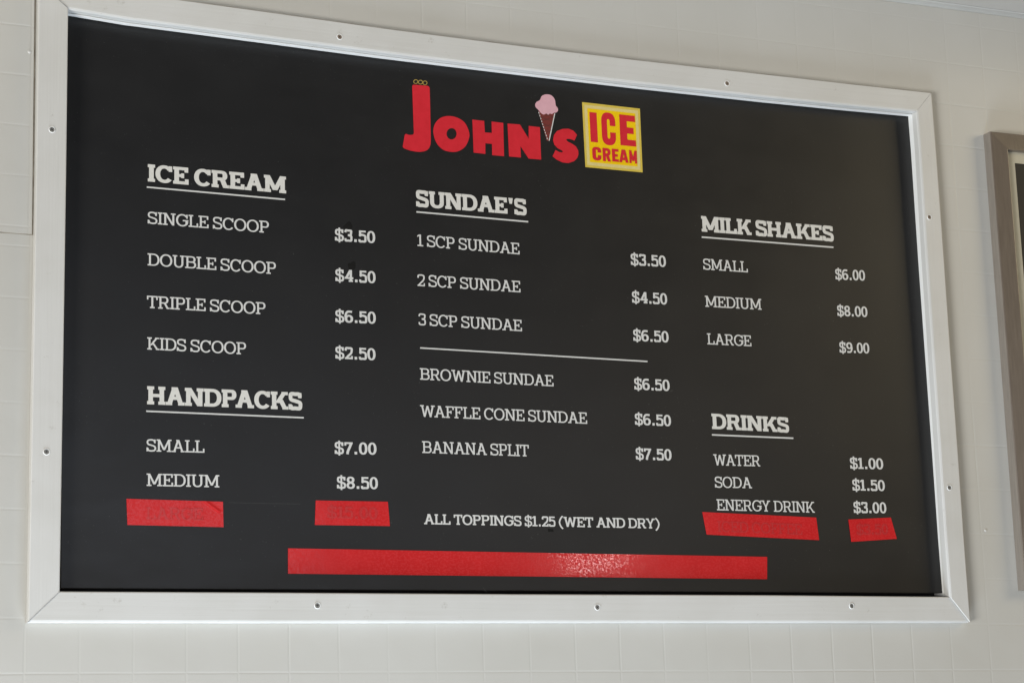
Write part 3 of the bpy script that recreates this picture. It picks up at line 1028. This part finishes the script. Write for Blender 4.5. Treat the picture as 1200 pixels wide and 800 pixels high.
def heavy(ch):
    """heavy sans capital in a unit box (0..1, 0..1), y up"""
    p = Pen(0.36, 0.2, 0)
    if ch == 'I':
        p.rect(0, 0, 1, 1)
    elif ch == 'C':
        p.arc(.5, .72, .5, .28, 0, 180, .40, .20, 20, 2.4); p.arc(.5, .28, .5, .28, 180, 360, .40, .20, 20, 2.4)
        p.rect(0, .28, .40, .72); p.rect(.60, .60, 1, .72); p.rect(.60, .28, 1, .40)
    elif ch == 'E':
        p.rect(0, 0, .46, 1); p.rect(.46, .80, 1, 1); p.rect(.46, .40, .88, .60); p.rect(.46, 0, 1, .20)
    elif ch == 'R':
        p.rect(0, 0, .36, 1); p.rect(.36, .80, .55, 1); p.rect(.36, .42, .55, .60); p.arc(.55, .71, .43, .29, -90, 90, .36, .18, 14)
        p.diag(.62, 0, .36, .46, .38)
    elif ch == 'A':
        p.diag(0, 0, .30, 1, .30); p.diag(.70, 0, .40, 1, .30); p.rect(.25, .18, .75, .38)
    elif ch == 'M':
        p.rect(0, 0, .27, 1); p.rect(.73, 0, 1, 1); p.diag(.0, 1, .36, .18, .28); p.diag(.72, 1, .36, .18, .28)
    return p.polys


bm = bmesh.new()
kk = 0
for ch, s0, s1, ta, tb in (('I', .118, .243, .140, .600), ('C', .318, .560, .118, .625), ('E', .635, .905, .125, .605),
                           ('C', .135, .290, .672, .880), ('R', .315, .455, .675, .880), ('E', .478, .592, .675, .872), ('A', .600, .760, .672, .872), ('M', .778, .910, .670, .872)):
    for q in heavy(ch):
        kk += 1
        quad(bm, *[onp(*in_badge(s0 + (s1 - s0) * x, tb + (ta - tb) * y), LG + 0.0006 + 0.000004 * kk) for x, y in q])
link_mesh("badge_lettering", bm, M_RED, badge)

# ------------------------------------------------------------------ screws in the rails
def screw(u, v, par, y, mat, rot):
    c = at(u, v, y)
    bm_ = bmesh.new()
    rings = [(0.0066, -0.0001), (0.0060, -0.0012), (0.0053, -0.0013), (0.0050, -0.0003)]      # raised lip of paint round the hole
    prev = None
    nseg = 20
    for r_, dy in rings:
        cur = [bm_.verts.new((c.x + r_ * math.cos(2 * math.pi * i / nseg), y + dy, c.z + r_ * math.sin(2 * math.pi * i / nseg))) for i in range(nseg)]
        if prev:
            for i in range(nseg):
                bm_.faces.new((prev[i], prev[(i + 1) % nseg], cur[(i + 1) % nseg], cur[i]))
        prev = cur
    bmesh.ops.recalc_face_normals(bm_, faces=bm_.faces)
    lip = link_mesh("paint_ring", bm_, M_JAMB, par, True)
    bm_ = bmesh.new()
    bmesh.ops.create_cone(bm_, cap_ends=True, segments=20, radius1=0.0051, radius2=0.0044, depth=0.0006, matrix=Matrix.Translation((c.x, y - 0.0005, c.z)) @ Matrix.Rotation(math.pi / 2, 4, 'X'))
    hd = link_mesh("screw", bm_, mat, par)
    # crossed slot, cut as two dark bars just above the head
    bm_ = bmesh.new()
    for k in range(2):
        a = rot + k * math.pi / 2
        d, n_ = Vector((math.cos(a), 0, math.sin(a))), Vector((-math.sin(a), 0, math.cos(a)))
        o_ = Vector((c.x, y - 0.00085 - 0.00004 * k, c.z))
        quad(bm_, o_ + d * 0.0028 + n_ * 0.0006, o_ - d * 0.0028 + n_ * 0.0006, o_ - d * 0.0028 - n_ * 0.0006, o_ + d * 0.0028 - n_ * 0.0006)
    link_mesh("slot", bm_, M_SLOT, par)
    return hd


for (u, v, par, y, mt) in ((61, 152, rail_l, -0.0012, M_SCREW), (54.5, 529, rail_l, -0.0012, M_SCREW), (398, 43.5, rail_t, 0.0, M_RUST), (852, 98, rail_t, 0.0, M_RUST),
                           (1089, 254.5, rail_r, -0.0006, M_RUST), (1112.5, 571, rail_r, -0.0026, M_SCREW),
                           (372, 709, rail_b, 0.0002, M_SCREW), (700, 711, rail_b, 0.0002, M_SCREW), (998, 709.5, rail_b, 0.0002, M_SCREW)):
    screw(u, v, par, y, mt, random.uniform(0, 1.5))

# ------------------------------------------------------------------ red tapes stuck over lines of the menu
TL_ = 0.0011


def tape(corners, label, seed, nx, ny, text=None, crease=None):
    rnd = random.Random(seed)
    ph = [rnd.uniform(0, 6.28) for _ in range(6)]

    def relief(s, t):
        h = 0.00005 * (math.sin(s * 9 + ph[0]) * math.sin(t * 4 + ph[1]) + 0.6 * math.sin(s * 23 + ph[2] + t * 5))
        if crease:
            (s0, t0), (s1, t1) = crease
            L = math.hypot((s1 - s0) * 4, t1 - t0)
            d = abs((s - s0) * 4 * (t1 - t0) - (t - t0) * 4 * (s1 - s0)) / L
            al = ((s - s0) * 4 * (s1 - s0) * 4 + (t - t0) * (t1 - t0)) / L / L
            if 0 < al < 1:
                h += 0.0013 * max(0, 1 - d / 0.06)
        return h
    bm_ = bmesh.new()
    grid_slab(bm_, [onp(u, v, TL_) for u, v in corners], nx, ny, 0.0004, relief, True)
    o_ = link_mesh("tape_strip", bm_, M_TAPE, None, True)
    tag(o_, label, "tape", "red tape strips on the menu board")
    if text:
        txt, p0, p1, cap = text
        bm_ = text_bmesh(txt, p0, p1, cap, cap, REG if txt[0] != '$' else MED, 0.03, TL_ + 0.00025)
        link_mesh("lettering_relief", bm_, M_GHOST, o_)
    return o_


tape([(148.2, 584), (261.3, 587.5), (262, 617.3), (149.3, 614.7)], "red tape strip under MEDIUM at the board's lower left, creased at its corner", 1, 60, 24,
     ("LARGE", (171.2, 608.2), (238, 609.6), 14.2), ((.80, -.02), (.965, .42)))
tape([(370, 586), (454.5, 587.5), (457, 616), (369, 614.7)], "red tape strip stuck just below the $8.50 price", 2, 40, 16,
     ("$15.00", (383.5, 606.6), (442.5, 608.2), 13.8))
tape([(337.5, 642), (899, 652), (899, 678.2), (337.5, 671.7)], "very long red tape strip along the bottom of the board", 3, 160, 10)
tape([(823, 599.5), (956.5, 606), (960, 632.5), (828.2, 626)], "slanted red tape strip just below ENERGY DRINK", 4, 50, 14,
     ("ICED COFFEE", (841, 622.6), (940.5, 626.4), 12.6))
tape([(994.2, 608.3), (1044, 606), (1051, 631), (997.7, 634.5)], "short tilted red tape piece below the $3.00 drink price", 5, 24, 14,
     ("$3.50", (1004, 626.4), (1041, 626.0), 12.4))

# ------------------------------------------------------------------ the framed sign hanging to the right
FY = -0.008                                     # its front face
a_tl, a_bl = at(1160.5, 154, FY), at(1202.4, 690, FY)
fx0, fz1, fz0 = a_tl.x, a_tl.z, at(1198, 684, FY).z - 0.012
fx1 = fx0 + 0.78
FW = 0.042
pic = thing("picture_frame", Vector(((fx0 + fx1) / 2, WALL_Y, fz0)), "taupe framed sign with a cream liner hanging on the wall right of the menu board", "picture frame")


def pic_rail(o0, o1, i0, i1):
    """sloping moulding: outer edge proud, inner edge deeper"""
    bm_ = bmesh.new()
    yo, yi, yb = FY, FY - 0.006, WALL_Y - 0.0004
    V = []
    for (x, z), (xi, zi) in ((o0, i0), (o1, i1)):
        V.append([bm_.verts.new((x, yb, z)), bm_.verts.new((x, yo, z)), bm_.verts.new((xi, yi, zi)), bm_.verts.new((xi, yb, zi))])
    fs = []
    for k in range(4):
        fs.append(bm_.faces.new((V[0][k], V[1][k], V[1][(k + 1) % 4], V[0][(k + 1) % 4])))
    fs[0].material_index = 1
    bm_.faces.new(V[0])
    bm_.faces.new(V[1])
    bmesh.ops.recalc_face_normals(bm_, faces=bm_.faces)
    ed = [e for e in bm_.edges if {e.verts[0], e.verts[1]} in ({V[0][1], V[1][1]}, {V[0][2], V[1][2]})]
    bmesh.ops.bevel(bm_, geom=ed, offset=0.0018, segments=3, profile=0.5, affect='EDGES')
    return link_mesh("frame_rail", bm_, (M_TAUPE, M_TAUPE_SIDE), pic)


O_ = [(fx0, fz1), (fx1, fz1), (fx1, fz0), (fx0, fz0)]
I_ = [(fx0 + FW, fz1 - FW), (fx1 - FW, fz1 - FW), (fx1 - FW, fz0 + FW), (fx0 + FW, fz0 + FW)]
for k in range(4):
    pic_rail(O_[k], O_[(k + 1) % 4], I_[k], I_[(k + 1) % 4])
bm = bmesh.new()
J_ = [(x + (0.027 if i in (0, 3) else -0.027), z + (-0.027 if i in (0, 1) else 0.027)) for i, (x, z) in enumerate(I_)]
for k in range(4):
    m_ = (k + 1) % 4
    quad(bm, *[Vector((x, FY + 0.0085, z)) for x, z in (I_[k], I_[m_], J_[m_], J_[k])])
link_mesh("liner", bm, M_LINER, pic)
bm = bmesh.new()
quad(bm, *[Vector((x, FY + 0.0105, z)) for x, z in ((J_[0][0] - .003, J_[0][1] + .003), (J_[1][0] + .003, J_[1][1] + .003), (J_[2][0] + .003, J_[2][1] - .003), (J_[3][0] - .003, J_[3][1] - .003))])
link_mesh("print", bm, M_PRINT, pic)
